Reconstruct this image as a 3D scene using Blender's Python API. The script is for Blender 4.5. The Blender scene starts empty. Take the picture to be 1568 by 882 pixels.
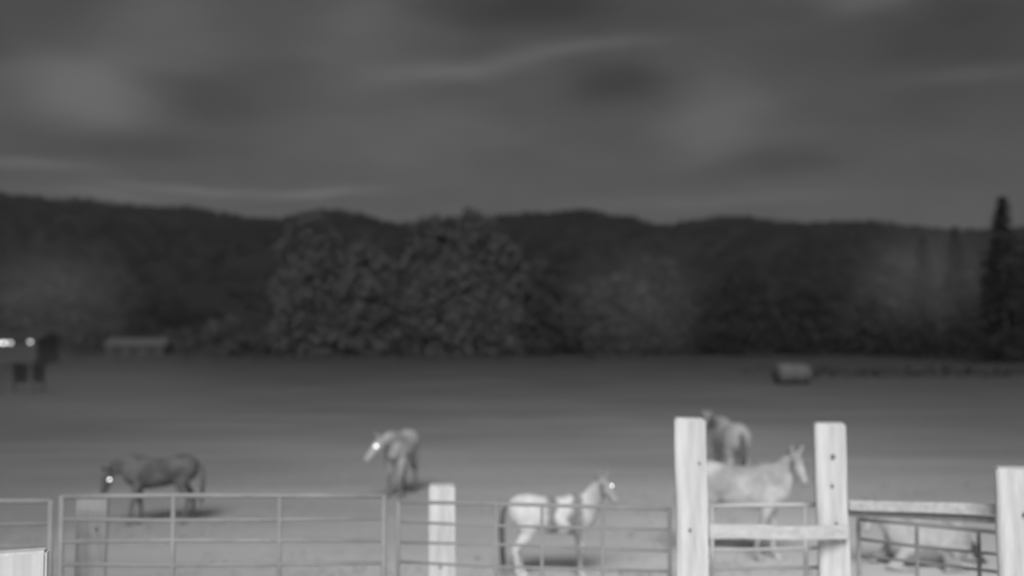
import bpy, bmesh, math, random
import numpy as np
from mathutils import Vector, Matrix, noise
random.seed(7); rng=np.random.default_rng(7)
S=bpy.context.scene
S.view_settings.view_transform='Standard'; S.view_settings.look='None'; S.view_settings.exposure=0
C=bpy.context.collection
R=math.radians

# ---------- helpers
def link(o,parent=None):
    C.objects.link(o)
    if parent: o.parent=parent
    return o
def empty(name,loc=(0,0,0),rz=0,s=1):
    e=bpy.data.objects.new(name,None); e.empty_display_size=.3
    e.location=loc; e.rotation_euler=(0,0,rz); e.scale=(s,s,s); C.objects.link(e); return e
def meshobj(name,V,F,mat,parent=None,smooth=False):
    m=bpy.data.meshes.new(name); m.from_pydata(V,[],F); m.update()
    if smooth: m.polygons.foreach_set('use_smooth',[True]*len(m.polygons))
    if mat: m.materials.append(mat)
    return link(bpy.data.objects.new(name,m),parent)
class NT:
    def __init__(s,nt): s.nt=nt; s.n=nt.nodes; s.l=nt.links
    def set(s,sock,v):
        if isinstance(v,bpy.types.NodeSocket): s.l.new(v,sock)
        elif v is not None: sock.default_value=v
    def math(s,op,a,b=None,c=None):
        n=s.n.new('ShaderNodeMath'); n.operation=op
        s.set(n.inputs[0],a); s.set(n.inputs[1],b)
        if c is not None: s.set(n.inputs[2],c)
        return n.outputs[0]
    def vmath(s,op,a,b=None):
        n=s.n.new('ShaderNodeVectorMath'); n.operation=op
        s.set(n.inputs[0],a); s.set(n.inputs[1],b)
        return n.outputs['Value'] if op in('DOT_PRODUCT','LENGTH') else n.outputs[0]
    def coord(s,k='Object'): return s.n.new('ShaderNodeTexCoord').outputs[k]
    def noise(s,v,scale,detail=3,rough=.5):
        n=s.n.new('ShaderNodeTexNoise'); s.l.new(v,n.inputs['Vector']); n.inputs['Scale'].default_value=scale
        n.inputs['Detail'].default_value=detail; n.inputs['Roughness'].default_value=rough
        return n.outputs[0]
    def ramp(s,f,stops):
        n=s.n.new('ShaderNodeValToRGB'); s.set(n.inputs[0],f)
        e=n.color_ramp.elements
        while len(e)<len(stops): e.new(.5)
        for i,(p,v) in enumerate(stops): e[i].position=p; e[i].color=(v,v,v,1)
        return n.outputs[0]
def newmat(name,rough=.9,spec=.1):
    m=bpy.data.materials.new(name); m.use_nodes=True; t=NT(m.node_tree)
    b=m.node_tree.nodes['Principled BSDF']; b.inputs['Roughness'].default_value=rough
    b.inputs['Specular IOR Level'].default_value=spec
    return m,t,b
def noisemat(name,lo,hi,scale=3,stretch=(1,1,1),rough=.9,spec=.1,bump=0,detail=3,p=(.3,.7)):
    m,t,b=newmat(name,rough,spec)
    v=t.vmath('MULTIPLY',t.coord(),stretch)
    f=t.noise(v,scale,detail,.6)
    t.l.new(t.ramp(f,[(p[0],lo),(p[1],hi)]),b.inputs['Base Color'])
    if bump:
        n=t.n.new('ShaderNodeBump'); n.inputs['Strength'].default_value=bump; n.inputs['Distance'].default_value=.02
        t.l.new(f,n.inputs['Height']); t.l.new(n.outputs[0],b.inputs['Normal'])
    return m
M_post=noisemat('weathered_pale_wood',.62,.88,3,(5,5,.5),bump=.4)
M_post2=noisemat('grey_wood',.33,.43,4,(5,5,.5),bump=.3)
M_stump=noisemat('split_pale_wood',.66,.84,3,(6,6,.4),bump=.25,p=(.3,.7))
M_rail=noisemat('rail_wood',.6,.82,4,(.5,5,5),bump=.3)
M_pipe=noisemat('galvanised_pipe',.29,.40,3,rough=.7,spec=.2)
M_pipel=noisemat('galvanised_pipe_light',.5,.66,3,rough=.6,spec=.3)
M_iron=noisemat('rusty_iron',.2,.35,9)
M_bark=noisemat('bark',.05,.08,2,(3,3,.4))
M_hair_d=noisemat('dark_hair',.10,.18,14,(3,3,.3))
M_hair_m=noisemat('grey_hair',.22,.4,14,(3,3,.3))
def foliage(name,lo,hi,sc=.25,nmix=.35,center_z=None,const=None):
    m=bpy.data.materials.new(name); m.use_nodes=True; t=NT(m.node_tree)
    t.n.remove(m.node_tree.nodes['Principled BSDF'])
    b=t.n.new('ShaderNodeBsdfDiffuse')
    oc=t.coord(); f=t.noise(oc,sc,3,.6)
    t.l.new(t.ramp(f,[(.36,lo),(.64,hi)]),b.inputs['Color'])
    g=t.n.new('ShaderNodeNewGeometry')
    if const: base=const
    else:
        base=t.vmath('NORMALIZE',t.vmath('MULTIPLY',t.vmath('SUBTRACT',oc,(0,0,center_z or 6)),(.8,1,.4)))
        base=t.vmath('ADD',t.vmath('MULTIPLY',base,(.45,.45,.45)),(0,-.5,.6))
    s=t.vmath('ADD',t.vmath('MULTIPLY',g.outputs['Normal'],(nmix,nmix,nmix)),base)
    t.l.new(t.vmath('NORMALIZE',s),b.inputs['Normal'])
    t.l.new(b.outputs[0],m.node_tree.nodes['Material Output'].inputs['Surface'])
    return m
M_fol=foliage('cottonwood_foliage',.068,.08,nmix=.15,sc=.15)
M_fold=foliage('dark_foliage',.02,.028,nmix=.3)
M_folm=foliage('mid_foliage',.036,.046,nmix=.25)
M_folp=foliage('pale_foliage',.044,.056,.15,nmix=.2)
M_con=foliage('conifer_foliage',.018,.026)
M_hedge=foliage('hedge_foliage',.026,.034,.08,const=(0,-.5,.85))
M_hillfol=foliage('forest_foliage',.012,.018,.02,nmix=.2,const=(0,-.6,.8))

def tube_geo(V,F,pts,rad,seg=12,upv=(0,0,1)):
    base=len(V); n=len(pts); pts=[Vector(p) for p in pts]
    for i,p in enumerate(pts):
        t=(pts[min(i+1,n-1)]-pts[max(i-1,0)]).normalized()
        up=Vector(upv)
        side=up.cross(t)
        if side.length<.05: side=Vector((0,1,0))
        side.normalize(); u=t.cross(side).normalized()
        a,b=rad[i] if isinstance(rad[i],tuple) else (rad[i],rad[i])
        for k in range(seg):
            th=2*math.pi*k/seg
            V.append(tuple(p+side*math.cos(th)*a+u*math.sin(th)*b))
    for i in range(n-1):
        for k in range(seg):
            a=base+i*seg+k; b=base+i*seg+(k+1)%seg
            F.append((a,b,b+seg,a+seg))
    F.append(tuple(base+k for k in reversed(range(seg))))
    F.append(tuple(base+(n-1)*seg+k for k in range(seg)))
def tubeobj(name,pts,rad,mat,parent=None,seg=12,upv=(0,0,1)):
    V=[];F=[]; tube_geo(V,F,pts,rad,seg,upv); return meshobj(name,V,F,mat,parent,True)

# ---------- camera
cam=bpy.data.cameras.new('camera'); co=bpy.data.objects.new('camera',cam); link(co)
co.location=(0,0,3.2); co.rotation_euler=(R(90+2.69),0,0)
cam.sensor_width=36; cam.lens=38.6; cam.clip_end=6000; cam.clip_start=.1
cam.dof.use_dof=True; cam.dof.focus_distance=4.9; cam.dof.aperture_fstop=.95
S.camera=co

# ---------- sun + sky
sun=bpy.data.lights.new('sun','SUN'); sun.energy=2.65; sun.angle=R(26); sun.color=(1,1,1)
so=bpy.data.objects.new('sun',sun); link(so)
EL=38; so.rotation_euler=(R(90-EL),0,R(-3))
W=bpy.data.worlds.new('World'); S.world=W; W.use_nodes=True
t=NT(W.node_tree); bg=W.node_tree.nodes['Background']
sk=t.n.new('ShaderNodeTexSky'); sk.sky_type='NISHITA'; sk.sun_disc=False
sk.sun_elevation=R(EL); sk.sun_rotation=R(183)
bw=t.n.new('ShaderNodeRGBToBW'); t.l.new(sk.outputs[0],bw.inputs[0])
d=t.coord('Generated')
sp=t.n.new('ShaderNodeSeparateXYZ'); t.l.new(d,sp.inputs[0])
az=t.math('MULTIPLY',t.math('ARCTAN2',sp.outputs[0],sp.outputs[1]),57.2958)
el=t.math('MULTIPLY',t.math('ARCSINE',sp.outputs[2]),57.2958)
cb=t.n.new('ShaderNodeCombineXYZ'); t.l.new(az,cb.inputs[0]); t.l.new(el,cb.inputs[1])
v0=cb.outputs[0]
st=t.vmath('MULTIPLY',v0,(.35,1,1))
nz=t.n.new('ShaderNodeTexNoise'); t.l.new(st,nz.inputs['Vector']); nz.inputs['Scale'].default_value=.4; nz.inputs['Detail'].default_value=2
dist=t.vmath('MULTIPLY',t.vmath('SUBTRACT',nz.outputs['Color'],(.5,.5,.5)),(4,1.1,0))
vv=t.vmath('ADD',v0,dist)
sh=t.n.new('ShaderNodeSeparateXYZ'); t.l.new(vv,sh.inputs[0])
cb2=t.n.new('ShaderNodeCombineXYZ'); t.l.new(sh.outputs[0],cb2.inputs[0])
t.l.new(t.math('MULTIPLY_ADD',sh.outputs[0],-.09,sh.outputs[1]),cb2.inputs[1]); vt=cb2.outputs[0]
clouds=[(-21.5,12,3.4,1.8,.08,0),(-17.2,15.4,3.5,2.6,.045,0),(-16,12.1,3,1.2,-.03,0),(-8.2,15.8,3.6,3,.038,0),
(-3,13.9,3.6,.6,.055,1),(3.2,14.9,4.5,.45,.045,1),(1.6,17,4,1.2,-.035,0),(6,13.1,3,.9,-.035,0),
(10.6,11.2,3.2,2.4,.046,0),(18.3,17,2.6,.9,.055,0),(22.5,14.7,4.5,3,-.022,0),(12.5,8.9,3.2,.9,-.03,1),
(-16,7.6,4.5,.24,.055,0),(-9.6,7.6,3,.25,.05,1),(-20,7.1,3.5,.2,.04,0),(-24.3,8.3,3,.3,.045,0),
(-5.6,10.6,6,2.2,.03,0),(23,12.6,3,.4,.025,0),(-20.7,9.6,5,.9,-.02,0),(10.6,7.2,7,.3,.022,0)]
acc=.050
for a,e,w,h,amp,tl in clouds:
    if tl: dv=t.vmath('SUBTRACT',vt,(a,e-.09*a,0))
    else: dv=t.vmath('SUBTRACT',vv,(a,e,0))
    dv=t.vmath('MULTIPLY',dv,(1/w,1/h,0))
    r=t.vmath('DOT_PRODUCT',dv,dv)
    g=t.math('POWER',.36788,r)
    acc=t.math('MULTIPLY_ADD',g,amp,acc)
n2=t.noise(st,.6,3,.55)
acc=t.math('ADD',acc,t.math('MULTIPLY',t.math('SUBTRACT',n2,.5),.035))
acc=t.math('MAXIMUM',acc,.02)
mul=t.math('ADD',t.math('MULTIPLY',bw.outputs[0],.008),acc)
cc=t.n.new('ShaderNodeCombineColor')
for i in range(3): t.l.new(mul,cc.inputs[i])
t.l.new(cc.outputs[0],bg.inputs['Color']); bg.inputs['Strength'].default_value=.85
W.cycles.sampling_method='MANUAL'; W.cycles.sample_map_resolution=256

# ---------- ground
m,t,b=newmat('pasture_painted_falloff',1,0)
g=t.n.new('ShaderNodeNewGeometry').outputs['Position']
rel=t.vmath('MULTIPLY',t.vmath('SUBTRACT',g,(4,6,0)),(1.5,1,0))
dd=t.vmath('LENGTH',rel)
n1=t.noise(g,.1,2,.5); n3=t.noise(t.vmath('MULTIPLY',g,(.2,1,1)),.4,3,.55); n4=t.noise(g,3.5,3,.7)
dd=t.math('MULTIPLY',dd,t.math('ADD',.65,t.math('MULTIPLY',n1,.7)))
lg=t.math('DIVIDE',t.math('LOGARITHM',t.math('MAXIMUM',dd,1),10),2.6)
alb=t.ramp(lg,[(0,.88),(.33,.84),(.42,.62),(.49,.42),(.56,.27),(.64,.165),(.74,.10),(.85,.055),(1,.04)])  # infrared lamp fall-off painted into the ground colour, pale near, dark far
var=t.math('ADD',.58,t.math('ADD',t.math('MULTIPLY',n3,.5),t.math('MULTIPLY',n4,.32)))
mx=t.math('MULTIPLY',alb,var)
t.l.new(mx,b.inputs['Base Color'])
bp=t.n.new('ShaderNodeBump'); bp.inputs['Strength'].default_value=.4; bp.inputs['Distance'].default_value=.05
t.l.new(n4,bp.inputs['Height']); t.l.new(bp.outputs[0],b.inputs['Normal'])
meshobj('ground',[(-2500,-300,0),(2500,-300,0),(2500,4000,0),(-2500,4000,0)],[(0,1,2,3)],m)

M_grass=foliage('dry_grass',.3,.42,.6,const=(0,-.2,1))
V=[];F=[]
for i in range(1500):
    y=11+15*random.random()**1.3; x=random.uniform(-.6,.6)*y
    if noise.noise(Vector((x*.25,y*.25,0)))<.0: continue
    for k in range(6):
        a=random.uniform(0,6.28); h=random.uniform(.03,.09); r=.04
        px,py=x+random.uniform(-.15,.15),y+random.uniform(-.15,.15)
        c,s=math.cos(a)*.01,math.sin(a)*.01; n=len(V)
        V+= [(px-c,py-s,0),(px+c,py+s,0),(px+random.uniform(-r,r),py+random.uniform(-r,r),h)]; F.append((n,n+1,n+2))
meshobj('grass',V,F,M_grass)

# ---------- hills
ridge=[(-900,70),(-400,78),(-242.5,72.8),(-211.6,69.7),(-186.8,66.6),(-165,66.6),(-137.3,65),(-125,62),(-109.5,60.4),(-87.8,65),(-69.3,62),(-50.7,58.9),(-26,60.4),(5,62),(32.8,64.1),(51.3,62),(69.9,58.3),(97.7,62),(128.7,58.3),(153.4,59),(175,57.3),(196.7,55.8),(242.5,56),(500,60),(900,50)]
rx=[a for a,_ in ridge]; rz=[b_ for _,b_ in ridge]
def hz(x,y):
    h=float(np.interp(x,rx,rz))-4
    u=min(max((y-262)/(520-262),0),1)
    s=u*u*(3-2*u)*.55+u*.45
    back=1-max(0,(y-520))/400*.5
    return (h*s*back)+1.5*noise.noise(Vector((x*.02,y*.02,3)))*s
V=[];F=[];nx,ny=180,40
for j in range(ny+1):
    for i in range(nx+1):
        x=-900+1800*i/nx; y=260+420*j/ny
        V.append((x,y,hz(x,y)-.05 if j else -.5))
for j in range(ny):
    for i in range(nx):
        a=j*(nx+1)+i; F.append((a,a+1,a+nx+2,a+nx+1))
meshobj('hills',V,F,foliage('hill_scrub',.012,.017,.02,const=(0,-.6,.8)),smooth=True)

def quads(cent,size):
    n=len(cent); a=rng.normal(size=(n,3)); a/=np.linalg.norm(a,axis=1)[:,None]
    b=rng.normal(size=(n,3)); b-=a*(a*b).sum(1)[:,None]; b/=np.linalg.norm(b,axis=1)[:,None]
    s=(size*rng.uniform(.6,1.4,n))[:,None]
    V=np.stack([cent-a*s-b*s*.6,cent+a*s-b*s*.4,cent+a*s*.8+b*s*.6,cent-a*s*.7+b*s*.5],1).reshape(-1,3)
    F=np.arange(4*n).reshape(-1,4)
    return V.tolist(),F.tolist()
P=[]
for i in range(4200):
    if i<1500: x=rng.uniform(-400,400); y=rng.uniform(505,525)
    else: x=rng.uniform(-400,400); y=rng.uniform(300,520)
    z=hz(x,y); h=rng.uniform(3,5.5)*(1+.5*noise.noise(Vector((x*.05,y*.03,0)))); r=h*.6
    q=rng.normal(size=(20,3)); q/=np.linalg.norm(q,axis=1)[:,None]; q*=rng.uniform(.6,1,20)[:,None]
    P.append(q*[r,r,h*.5]+[x,y,z+h*.4])
P=np.concatenate(P); V,F=quads(P,.95); meshobj('hillside_forest',V,F,M_hillfol)

# ---------- trees
def tree(name,x,y,h,r,mat,base=.5,n=230,leaf=.45,lean=0):
    e=empty(name,(x,y,0))
    V=[];F=[]
    tube_geo(V,F,[(0,0,-.2),(.1,0,h*.25),(lean*.5,.1,h*.55),(lean,0,h*.85)],[h*.022,h*.016,h*.011,h*.003],8,(1,0,0))
    lobes=[]
    nl=int(14+h*.8)
    for i in range(nl):
        f=(i+.6)/nl; z=base+(h-base)*f
        prof=(.8 if f<.15 else 1.0) if f<.62 else max(.12,1-((f-.62)/.40)**1.7*.85)
        prof*=random.uniform(.82,1.08)
        a=i*2.4+random.random(); rr=r*prof
        c=(math.cos(a)*rr*.58+lean*f,math.sin(a)*rr*.5,z)
        sz=r*random.uniform(.34,.52)*(.5+.5*prof)
        c=(c[0],c[1],min(c[2],h-sz*.9))
        lobes.append((c,sz,1.0))
        tube_geo(V,F,[(lean*f*.6,0,max(.8,z-sz*1.6)),(c[0]*.5,c[1]*.5,z-sz*.6),c],[h*.006,h*.004,h*.001],6,(1,.3,0))
        if i%3==0 and f<.85: lobes.append(((lean*f,-r*.1,z),r*.6*prof,1.0))
    meshobj('trunk',V,F,M_bark,e,True)
    cs=[]
    for c,sz,kk in lobes:
        nc=max(9,int(n*kk*(sz/(r*.45)))//11)
        q=rng.normal(size=(nc,3)); q/=np.linalg.norm(q,axis=1)[:,None]; q*=rng.uniform(.5,1.1,nc)[:,None]
        q=q*[sz,sz,sz*1.05]+np.array(c)
        for p in q: cs.append(p+rng.normal(size=(12,3))*sz*.25)
    cs=np.concatenate(cs); cs=cs[cs[:,2]>.3]
    V,F=quads(cs,leaf); meshobj('crown',V,F,mat,e)
    return e
tree('cottonwood_tree',-40,215,27.2,6.8,M_fol)
tree('cottonwood_tree',-42,218,17,6.4,M_fol)
tree('cottonwood_tree',-28.5,214,21.8,6.4,M_fol)
tree('cottonwood_tree',-16,215,27,5.8,M_fol)
tree('cottonwood_tree',-7.6,213,27.8,6.2,M_fol)
tree('cottonwood_tree',-1.8,215,23.0,5.2,M_fol)
tree('cottonwood_tree',-12,210,17,8,M_fol)
tree('broadleaf_tree',5,222,18.5,6,M_folm)
tree('broadleaf_tree',20,212,15,7.5,M_folp)
tree('broadleaf_tree',28,220,19,8,M_folp)
tree('broadleaf_tree',13,225,14,6,M_folm)
tree('broadleaf_tree',45,222,15,9,M_fold)
tree('broadleaf_tree',60,224,14,8,M_fold)
tree('broadleaf_tree',77,215,19,10,M_folm)
tree('broadleaf_tree',92,222,15,8,M_fold)
tree('broadleaf_tree',-91,215,15,11,M_folm)
tree('broadleaf_tree',-72,224,11,8,M_fold)
tree('broadleaf_tree',-110,220,15,9,M_folm)
tree('shrub',-53,205,6.3,4.5,M_folp,base=.2,n=120)
tree('shrub',-63,208,4,4,M_folm,base=.2,n=120)
def conifer(x,y,h,r):
    e=empty('conifer_tree',(x,y,0))
    tubeobj('trunk',[(0,0,-.2),(0,0,h*.5),(0,0,h*.98)],[h*.018,h*.01,.03],M_bark,e,8,(1,0,0))
    cs=[]
    lay=int(h*1.1)
    for i in range(lay):
        f=(i+.5)/lay; z=h*(.05+.94*f); rr=r*(1-f)**.85+.25
        for k in range(9):
            a=random.uniform(0,6.28); L=rr*random.uniform(.6,1.15)
            s=np.linspace(.1,1,12)[:,None]
            p=np.array([[math.cos(a)*L,math.sin(a)*L,-L*.3]])*s+[0,0,z]
            cs.append(p+rng.normal(size=(12,3))*.16)
    V,F=quads(np.concatenate(cs),.3); meshobj('crown',V,F,M_con,e)
conifer(67.3,150,23,5.8); conifer(73,152,21,5.6); conifer(75,185,22.5,5); conifer(70.5,188,21,4.6); conifer(70,158,18,5)
conifer(79,160,26,6); conifer(76,156,18,5)
cs=[]
for i in range(1100):
    x=rng.uniform(-190,190); y=rng.uniform(222,244)
    h=2+5*max(0,.4+noise.noise(Vector((x*.035,y*.05,1))))
    q=rng.normal(size=(30,3)); q/=np.linalg.norm(q,axis=1)[:,None]
    cs.append(q*[2.2,1.6,h*.5]*rng.uniform(.6,1.05,(30,1))+[x,y,h*.5])
cs=np.concatenate(cs); cs=cs[cs[:,2]>.1]; V,F=quads(cs,.55); meshobj('hedgerow',V,F,M_hedge)
cs=[]
for i in range(900):
    x=rng.uniform(-150,130)
    y=rng.uniform(160,205) if x<25 else rng.uniform(92,112)
    if x<25 and x>-50 and noise.noise(Vector((x*.06,y*.1,4)))<.0: continue
    q=rng.normal(size=(22,3))*[1.8,1.6,.16]+[x,y,.2]; cs.append(q)
cs=np.concatenate(cs); cs=cs[cs[:,2]>.05]; V,F=quads(cs,.2); meshobj('rough_grass',V,F,foliage('rough_grass_mat',.045,.06,.2,const=(0,-.2,1)))

# ---------- boxes / buildings
def box(name,lo,hi,mat,parent=None,bev=.0):
    bm=bmesh.new(); bmesh.ops.create_cube(bm,size=1)
    lo=Vector(lo);hi=Vector(hi)
    for v in bm.verts:
        v.co=Vector([(lo[i]+hi[i])/2+v.co[i]*(hi[i]-lo[i]) for i in range(3)])
    if bev: bmesh.ops.bevel(bm,geom=bm.edges[:],offset=bev,segments=2,affect='EDGES',profile=.6)
    m=bpy.data.meshes.new(name); bm.to_mesh(m); bm.free(); m.materials.append(mat)
    return link(bpy.data.objects.new(name,m),parent)
def gable(name,x0,x1,y0,y1,zw,zr,mat,parent,o=.4):
    ym=(y0+y1)/2
    V=[(x0-o,y0-o,zw),(x1+o,y0-o,zw),(x1+o,y1+o,zw),(x0-o,y1+o,zw),(x0-o,ym,zr),(x1+o,ym,zr)]
    return meshobj(name,V,[(0,1,5,4),(2,3,4,5),(0,4,3),(1,2,5),(3,2,1,0)],mat,parent)
M_wall=noisemat('barn_boards',.05,.065,1,(4,4,.3)); M_roof=noisemat('tin_roof',.055,.10,.8); M_dark=noisemat('dark_opening',.02,.03)
M_roofd=noisemat('dark_roof',.035,.045,1); M_shel=noisemat('shelter_boards',.07,.09,1)
def emis(name,s):
    m,t,b=newmat(name); b.inputs['Emission Color'].default_value=(1,1,1,1); b.inputs['Emission Strength'].default_value=s
    b.inputs['Base Color'].default_value=(.8,.8,.8,1); return m
M_lit=emis('lit_lamp',2.6); M_lit2=emis('lit_lamp_dim',1.6); M_eye=emis('eye_shine',4.0)  # eye_shine is emission put on the eyes to imitate reflected lamp light
e=empty('barn',(-67,198,0))
box('walls',(-5,-3,0),(5,3,2.0),M_wall,e); gable('roof',-5,5,-3,3,2.0,3.5,M_roof,e)
for i,x in enumerate((-3,0,3)): box('door_%d'%i,(x-.9,-3.05,0),(x+.9,-2.98,1.8),M_dark,e)
e=empty('farmhouse',(-67.5,150,0))
box('walls',(-4.5,-3.5,0),(4.2,3.5,3.1),M_wall,e); gable('roof',-4.5,4.2,-3.5,3.5,3.1,4.2,M_roofd,e)
for i,(x,w) in enumerate(((-1.0,.2),(-.2,.25),(.65,.2))): box('window_%d'%i,(x-w,-3.56,2.6),(x+w,-3.49,2.95),M_lit if i<2 else M_lit2,e)
box('door',(-3.1,-3.56,0),(-2.2,-3.49,2.1),M_dark,e)
box('porch_light',(3.2,-3.75,2.8),(3.5,-3.5,3.0),M_lit,e)
e=empty('field_shelter',(-29.8,67,0))
for i,(x,y) in enumerate(((-.9,-.9),(.9,-.9),(-.9,.9),(.9,.9))): box('post_%d'%i,(x-.08,y-.08,0),(x+.08,y+.08,1.7),M_shel,e)
box('back_wall',(-.82,.86,.5),(.82,.92,1.68),M_shel,e)
meshobj('roof',[(-1.1,-1.1,1.8),(1.1,-1.1,1.8),(1.1,1.1,1.68),(-1.1,1.1,1.68),(-1.1,-1.1,1.88),(1.1,-1.1,1.88),(1.1,1.1,1.76),(-1.1,1.1,1.76)],[(3,2,1,0),(4,5,6,7),(0,1,5,4),(1,2,6,5),(2,3,7,6),(3,0,4,7)],M_shel,e)
M_hay=noisemat('hay',.11,.145,3,bump=.5)
def bale(x,y,r,w,rz):
    pts=[(-w/2,0,r*.97),(-w/2+.07,0,r*.97),(0,0,r*.97),(w/2-.07,0,r*.97),(w/2,0,r*.97)]
    V=[];F=[]; tube_geo(V,F,pts,[r*.93,r,r*1.01,r,r*.93],28)
    V=[tuple(Vector(v)+Vector((0,noise.noise(Vector(v)*3)*.06,noise.noise(Vector(v)*3+Vector((5,5,5)))*.06))) for v in V]
    o=meshobj('hay_bale',V,F,M_hay,None,True); o.location=(x,y,0); o.rotation_euler=(0,0,rz)
bale(19.6,79,.76,1.2,.3); bale(20.8,79.8,.72,1.3,.5)

# ---------- posts, gates, rails
def post(x,y,w,h,mat,rz=0,taper=.0,knots=(),lean=0,dep=None):
    dep=dep or w
    e=empty('fence_post',(x,y,0),rz)
    bm=bmesh.new(); bmesh.ops.create_cube(bm,size=1)
    for v in bm.verts: v.co=Vector((v.co.x*w,v.co.y*dep,(v.co.z+.5)*(h+.3)-.3))
    bmesh.ops.bevel(bm,geom=bm.edges[:],offset=.014,segments=2,affect='EDGES')
    ed=[q for q in bm.edges if q.calc_length()>h*.8]
    bmesh.ops.subdivide_edges(bm,edges=ed,cuts=22)
    for v in bm.verts:
        f=v.co.z/h; n=noise.noise_vector(Vector((x*5+v.co.x*2,v.co.y*2,v.co.z*1.6)))
        k=1+taper*(1-f)
        v.co=Vector((v.co.x*k+n.x*.014+lean*f,v.co.y*k+n.y*.014,v.co.z+(n.z*.02 if f>.9 else 0)))
    m=bpy.data.meshes.new('timber'); bm.to_mesh(m); bm.free(); m.materials.append(mat)
    link(bpy.data.objects.new('timber',m),e)
    for i,(kx,kz,kr) in enumerate(knots):
        tubeobj('bolt_%d'%i,[(kx,-dep/2-.02,kz),(kx,-dep/2+.03,kz)],[kr,kr],M_iron,e,10)
    return e
post(-3.56,9.4,.25,1.88,M_post2,.33,knots=((.03,1.62,.012),))
post(-.643,10.4,.25,1.83,M_post,.06,lean=-.02,knots=((.02,1.5,.012),(-.03,1.1,.012)))
post(1.494,9.1,.25,2.55,M_post,-.1,lean=-.03,knots=((.04,2.2,.009),(-.04,1.66,.012)))
post(2.80,9.6,.25,2.48,M_post,-.2,lean=-.04,knots=((-.02,2.2,.02),(-.03,1.95,.014),(0,1.63,.012)))
post(3.84,8.4,.27,2.23,M_post,-.35,lean=-.02,knots=((.03,1.9,.014),))
post(-2.76,6.0,.48,2.05,M_stump,.25,dep=.12)

def gate(name,x0,y0,x1,y1,zs,ups,mat,r=.024):
    e=empty(name)
    P=lambda f,z:(x0+(x1-x0)*f,y0+(y1-y0)*f,z)
    for i,z in enumerate(zs):
        sag=.012 if i%2 else -.008
        tubeobj('bar_%d'%i,[P(0,z),P(.33,z-sag),P(.66,z-sag*.6),P(1,z)],[r if i==0 else r*.75]*4,mat,e,10)
    for i,f in enumerate(ups):
        tubeobj('upright_%d'%i,[P(f,zs[-1]-.04),P(f,zs[0]+.01)],[r*(1.1 if i in(0,len(ups)-1) else .9)]*2,mat,e,10,(1,0,0))
    return e
zs=[1.93,1.75,1.57,1.39,1.2,.95,.65,.35]
gate('metal_gate',-3.64,8.95,-1.04,9.0,zs,[0,.345,.675,1],M_pipe,.021)
gate('metal_gate',-6.5,8.75,-3.72,8.93,[z-.03 for z in zs],[0,.33,.66,1],M_pipe,.021)
gate('metal_gate',-1.0,9.75,1.33,9.35,[1.77,1.60,1.42,1.25,1.05,.8,.5,.25],[0,.37,.54,.76,1],M_pipe,.016)
gate('metal_gate',1.66,9.75,2.9,9.85,[1.73,1.36,1.18,1.0,.8,.5],[0,.08,.76,1],M_pipel,.022)
gate('metal_gate',3.05,9.75,4.2,8.9,[1.62,1.45,1.3,1.1,.8,.5],[0,.35,.7,1],M_pipe,.018)
def rail(p0,p1,th,mat,dy=.05):
    p0=Vector(p0);p1=Vector(p1);V=[];F=[];n=10
    for i in range(n+1):
        p=p0.lerp(p1,i/n); w=th*(1+.08*noise.noise(p*3)); p=p+Vector((0,0,.012*noise.noise(p*2)))
        for a,b in ((-dy,-w/2),(dy,-w/2),(dy,w/2),(-dy,w/2)): V.append((p.x,p.y+a,p.z+b))
    for i in range(n):
        for k in range(4): F.append((i*4+k,i*4+(k+1)%4,i*4+4+(k+1)%4,i*4+4+k))
    F+= [(3,2,1,0),tuple(n*4+k for k in range(4))]
    o=meshobj('fence_rail',V,F,mat); b=o.modifiers.new('b','BEVEL'); b.width=.01; b.segments=2
rail((1.59,8.93,1.66),(2.86,9.42,1.56),.115,M_rail,.03)
rail((2.9,9.55,1.775),(3.8,8.58,1.88),.085,M_rail,.03)
rail((2.9,9.62,1.70),(3.8,8.66,1.79),.05,M_post2,.03)
rail((1.59,8.93,.9),(2.86,9.42,.85),.115,M_rail,.03)
rail((2.9,9.55,.9),(3.8,8.58,.9),.1,M_rail,.03)

# ---------- horses
def coat(name,base,dark,bands=None,sc=1.6,thr=.6,legk=1.0):
    m,t,b=newmat(name,.8,.1)
    v=t.coord(); s=t.n.new('ShaderNodeSeparateXYZ'); t.l.new(v,s.inputs[0])
    n=t.noise(v,sc,2,.5); fine=t.noise(v,9,3,.6)
    if bands:
        x=t.math('ADD',s.outputs[0],t.math('MULTIPLY',t.math('SUBTRACT',t.noise(v,3.2,2),.5),.35))
        u=t.math('MULTIPLY_ADD',x,.4,.5)
        f=t.ramp(u,[(p*.4+.5,val) for p,val in bands])
    else:
        f=t.ramp(n,[(thr-.06,base),(thr+.06,dark)])
    f=t.math('MULTIPLY',f,t.math('ADD',.7,t.math('MULTIPLY',fine,.6)))
    f=t.math('MULTIPLY',f,t.ramp(s.outputs[2],[(.25,legk),(.85,1)]))
    t.l.new(f,b.inputs['Base Color']); return m
def finish_body(V,F,mat,e):
    o=meshobj('body',V,F,mat,e,True)
    r=o.modifiers.new('r','REMESH'); r.mode='VOXEL'; r.voxel_size=.019; r.use_smooth_shade=True
    s=o.modifiers.new('s','SMOOTH'); s.factor=.5; s.iterations=5
    return o
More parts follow.
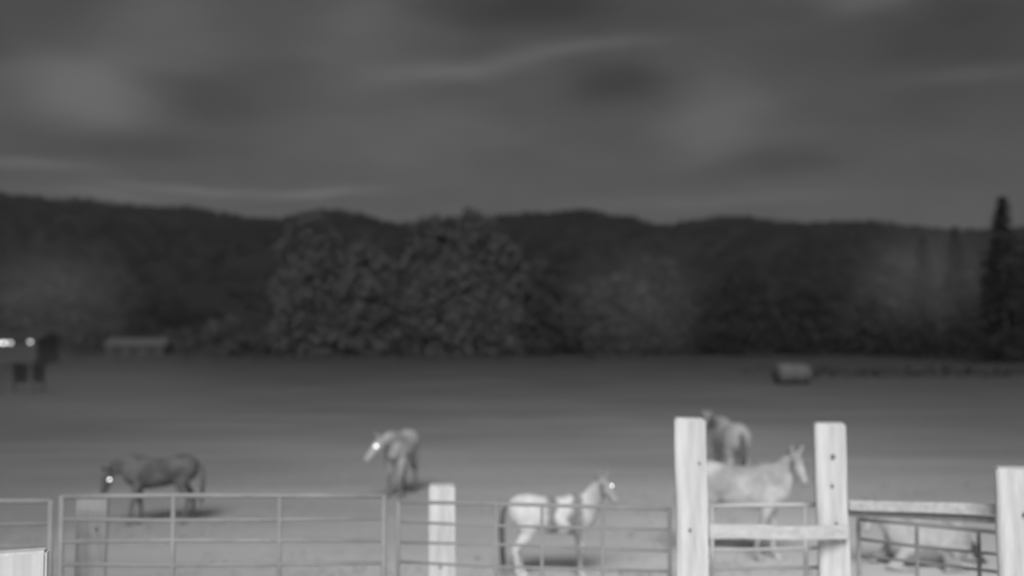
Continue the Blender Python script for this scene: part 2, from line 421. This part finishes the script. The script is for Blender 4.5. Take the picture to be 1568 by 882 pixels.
def head_parts(V,F,e,poll,muz,eyes):
    poll=Vector(poll);muz=Vector(muz); d=(muz-poll).normalized()
    pts=[poll-d*.05,poll+d*.06,poll+d*.18,poll+d*.3,poll+d*.42,poll+d*.52,poll+d*.57]
    tube_geo(V,F,pts,[(.06,.07),(.085,.115),(.095,.135),(.075,.105),(.058,.078),(.062,.07),(.04,.045)],14)
    side=Vector((0,0,1)).cross(d).normalized(); up=d.cross(side).normalized()
    for s in(-1,1):
        b=poll+side*s*.055+up*.08
        tube_geo(V,F,[b-up*.03,b+up*.05+side*s*.012-d*.01,b+up*.12+side*s*.02,b+up*.17+side*s*.018],[.03,.036,.024,.007],8,d)
        c=poll+d*.19+side*s*.082+up*.055
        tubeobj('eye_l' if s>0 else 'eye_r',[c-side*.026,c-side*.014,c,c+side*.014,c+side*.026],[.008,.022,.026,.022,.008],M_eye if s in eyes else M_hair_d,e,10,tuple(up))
    return d,side,up
def mane(e,crest,mat,side=1,L=.2,dens=60):
    V=[];F=[]
    for i in range(dens):
        f=random.random()*(len(crest)-1.001); k=int(f); p=Vector(crest[k]).lerp(Vector(crest[k+1]),f-k)
        l=L*random.uniform(.6,1.2); w=.022; tn=(Vector(crest[k+1])-Vector(crest[k])).normalized()
        out=Vector((0,0,1)).cross(tn).normalized()*side
        a=p+Vector((0,0,.03)); b=p+out*.075+Vector((0,0,-l*.35)); c=p+out*.1+Vector((random.uniform(-.03,.03),0,-l))
        n=len(V)
        V+= [tuple(a-tn*w),tuple(a+tn*w),tuple(b+tn*w),tuple(b-tn*w),tuple(c+tn*w*.3),tuple(c-tn*w*.3)]
        F+= [(n,n+1,n+2,n+3),(n+3,n+2,n+4,n+5)]
    meshobj('mane',V,F,mat,e)
def horse(x,y,rz,s,poll,muz,mat,hair,eyes=(1,-1),legs=((0,0,0,0)),mane_side=1,tail_dx=0,tail_to=.35):
    e=empty('horse',(x,y,0),R(rz),s); V=[];F=[]
    tr=[(-.78,1.13,.06,.09),(-.73,1.13,.16,.19),(-.62,1.13,.235,.265),(-.46,1.12,.27,.30),(-.28,1.09,.27,.29),(-.05,1.05,.285,.30),(.18,1.04,.28,.32),(.36,1.07,.245,.345),(.50,1.08,.21,.33),(.63,1.05,.17,.26),(.72,1.02,.09,.15)]
    tube_geo(V,F,[(a,0,b) for a,b,_,_ in tr],[(c,d) for *_,c,d in tr],20)
    poll=Vector(poll); b0=Vector((.46,0,1.17)); b1=Vector((.62,0,1.25))
    mid=b1.lerp(poll,.5)+Vector((.0,0,.03))
    mid=Vector((mid.x+.02,mid.y*.8,mid.z))
    tube_geo(V,F,[b0,b1,b1.lerp(mid,.6),mid.lerp(poll,.35),poll.lerp(mid,.15),poll],[(.15,.25),(.135,.215),(.11,.175),(.092,.145),(.08,.115),(.07,.09)],16)
    head_parts(V,F,e,poll,muz,eyes)
    for i,(sy,o) in enumerate(((.14,legs[0]),(-.14,legs[1]))):
        tube_geo(V,F,[(.44,sy,1.05),(.42,sy,.82),(.44+o*.4,sy*1.02,.62),(.46+o*.7,sy,.46),(.455+o*.85,sy,.38),(.455+o,sy,.2),(.46+o,sy,.14),(.50+o,sy,.075),(.52+o,sy,.05),(.53+o,sy,0)],[.11,.105,.068,.056,.04,.034,.045,.036,.055,.064],12,(1,0,0))
    for i,(sy,o) in enumerate(((.14,legs[2]),(-.14,legs[3]))):
        tube_geo(V,F,[(-.5,sy,1.1),(-.44,sy*1.05,.88),(-.46+o*.2,sy,.74),(-.60+o*.6,sy,.56),(-.645+o*.8,sy,.49),(-.615+o*.85,sy,.4),(-.60+o,sy,.22),(-.59+o,sy,.15),(-.55+o,sy,.08),(-.53+o,sy,.05),(-.52+o,sy,0)],[(.13,.2),(.12,.17),(.085,.115),(.05,.065),(.048,.06),.042,.036,.046,.037,.055,.064],12,(1,0,0))
    finish_body(V,F,mat,e)
    mane(e,[(.46,0,1.40),(.62,0,1.44),tuple(mid+Vector((-.05,0,.14))),tuple(poll+Vector((-.03,0,.09)))],hair,mane_side)
    V=[];F=[]
    for k in range(26):
        a=random.uniform(-.05,.05); b_=random.uniform(-.04,.04); l=random.uniform(tail_to,tail_to+.27)
        tube_geo(V,F,[(-.76,a*.3,1.24),(-.85+b_*.5+tail_dx*.3,a*.7,1.12),(-.88+b_+tail_dx,a,.85),(-.85+b_+tail_dx,a*1.1,l)],[.018,.022,.02,.004],6,(1,0,0))
    meshobj('tail',V,F,hair,e,True)
    return e
C_pinto=coat('pinto_coat',.6,.25,[(-1.1,.74),(-.2,.78),(-.08,.28),(.0,.28),(.06,.78),(.22,.78),(.3,.26),(.4,.28),(.47,.7),(.75,.42),(1.2,.46)])
C_pale=coat('dun_coat',.66,.42,sc=1.8,thr=.5)
C_grey=coat('grey_coat',.42,.3,sc=2)
C_cream=coat('cream_coat',.48,.34,sc=2,thr=.58,legk=.45)
C_dark=coat('dark_coat',.15,.10,sc=3,thr=.5,legk=1.3)
C_mid=coat('roan_coat',.52,.34,sc=2.5,thr=.5)
horse(.56,14.9,4,.80,(.80,-.05,1.60),(.96,-.45,1.36),C_pinto,M_hair_d,eyes=(1,),legs=(.02,-.04,.05,-.03),tail_to=.1)
horse(3.34,16.2,-16,1.0,(.78,-.02,1.50),(.92,-.4,1.2),C_pale,M_hair_m,eyes=(),legs=(.0,-.22,.02,-.1))
horse(4.42,22.3,93,1.1,(1.02,.12,1.36),(1.3,.3,1.1),C_grey,M_hair_d,eyes=())
horse(-2.28,22.8,-102,.93,(.93,-.12,1.28),(1.08,-.36,.96),C_cream,M_hair_m,eyes=(-1,1),legs=(.05,-.05,0,0))
horse(-6.15,19.3,196,.84,(.98,.05,1.10),(1.08,.26,.70),C_dark,M_hair_d,eyes=(1,),legs=(.1,-.1,.08,-.08))

def lying(x,y,rz,s,mat):
    e=empty('lying_horse',(x,y,0),R(rz),s); V=[];F=[]
    tr=[(-.72,.36,.08,.12),(-.64,.36,.22,.24),(-.48,.38,.32,.33),(-.28,.38,.34,.34),(0,.38,.35,.34),(.22,.41,.32,.37),(.38,.44,.27,.39),(.52,.44,.2,.32),(.62,.42,.1,.18)]
    tube_geo(V,F,[(a,0,b) for a,b,_,_ in tr],[(c,d) for *_,c,d in tr],20)
    poll=Vector((.86,.05,.90))
    tube_geo(V,F,[(.36,0,.55),(.52,0,.64),(.68,.02,.76),(.8,.04,.85),poll],[(.15,.24),(.13,.19),(.1,.15),(.085,.12),(.07,.09)],16)
    head_parts(V,F,e,poll,(1.1,.35,.70),(1,))
    for sy in(-1,1):
        tube_geo(V,F,[(.40,.2*sy,.3),(.58,.26*sy,.13),(.74,.27*sy,.07),(.6,.36*sy,.05),(.42,.38*sy,.045),(.34,.37*sy,.05)],[.12,.08,.055,.04,.042,.05],10)
        tube_geo(V,F,[(-.42,.24*sy,.35),(-.18,.36*sy,.22),(-.1,.38*sy,.12),(-.4,.42*sy,.07),(-.5,.43*sy,.06),(-.25,.5*sy,.045),(-.1,.52*sy,.04),(-.02,.52*sy,.05)],[.2,.15,.1,.055,.05,.038,.04,.05],10)
    finish_body(V,F,mat,e)
    mane(e,[(.36,0,.80),(.52,0,.84),(.70,.02,.92),(.84,.04,.98)],M_hair_m,-1,.15)
    V=[];F=[]
    for k in range(22):
        a=random.uniform(-.05,.05); b_=random.uniform(-.05,.05)
        tube_geo(V,F,[(-.68,a*.3,.44),(-.8+b_*.4,a,.3),(-.86+b_,a*1.5,.12),(-.95+b_,a*2,.03)],[.016,.02,.018,.006],6,(0,0,1))
    meshobj('tail',V,F,M_hair_d,e,True)
lying(5.85,15.7,188,.92,C_mid)

# ---------- drifting mist + thin valley haze (real scattering volumes)
def mist(x,y,z,rx_,ry,rz_,k):
    bm=bmesh.new(); bmesh.ops.create_uvsphere(bm,u_segments=24,v_segments=14,radius=1)
    m=bpy.data.meshes.new('mist_patch'); bm.to_mesh(m); bm.free()
    mt=bpy.data.materials.new('mist'); mt.use_nodes=True; t=NT(mt.node_tree)
    t.n.remove(mt.node_tree.nodes['Principled BSDF'])
    r=t.vmath('LENGTH',t.coord())
    f=t.math('MAXIMUM',t.math('SUBTRACT',1,t.math('MULTIPLY',r,r)),0)
    dns=t.math('MULTIPLY',t.math('MULTIPLY',f,f),k)
    vs=t.n.new('ShaderNodeVolumeScatter'); t.l.new(dns,vs.inputs['Density']); vs.inputs['Color'].default_value=(1,1,1,1)
    t.l.new(vs.outputs[0],mt.node_tree.nodes['Material Output'].inputs['Volume'])
    m.materials.append(mt); o=link(bpy.data.objects.new('mist_patch',m)); o.location=(x,y,z); o.scale=(rx_,ry,rz_)
mist(69,182,13.5,17,14,12,.012)
mist(-77,184,11,19,15,12,.009)
mist(21,184,10,17,14,13,.006)
mist(-17.5,46,.8,9,7,4,.014)
mt=bpy.data.materials.new('haze'); mt.use_nodes=True; t=NT(mt.node_tree)
t.n.remove(mt.node_tree.nodes['Principled BSDF'])
vs=t.n.new('ShaderNodeVolumeScatter'); vs.inputs['Density'].default_value=.00015; vs.inputs['Color'].default_value=(1,1,1,1)
t.l.new(vs.outputs[0],mt.node_tree.nodes['Material Output'].inputs['Volume'])
box('valley_haze',(-1200,24,-3),(1200,700,85),mt)
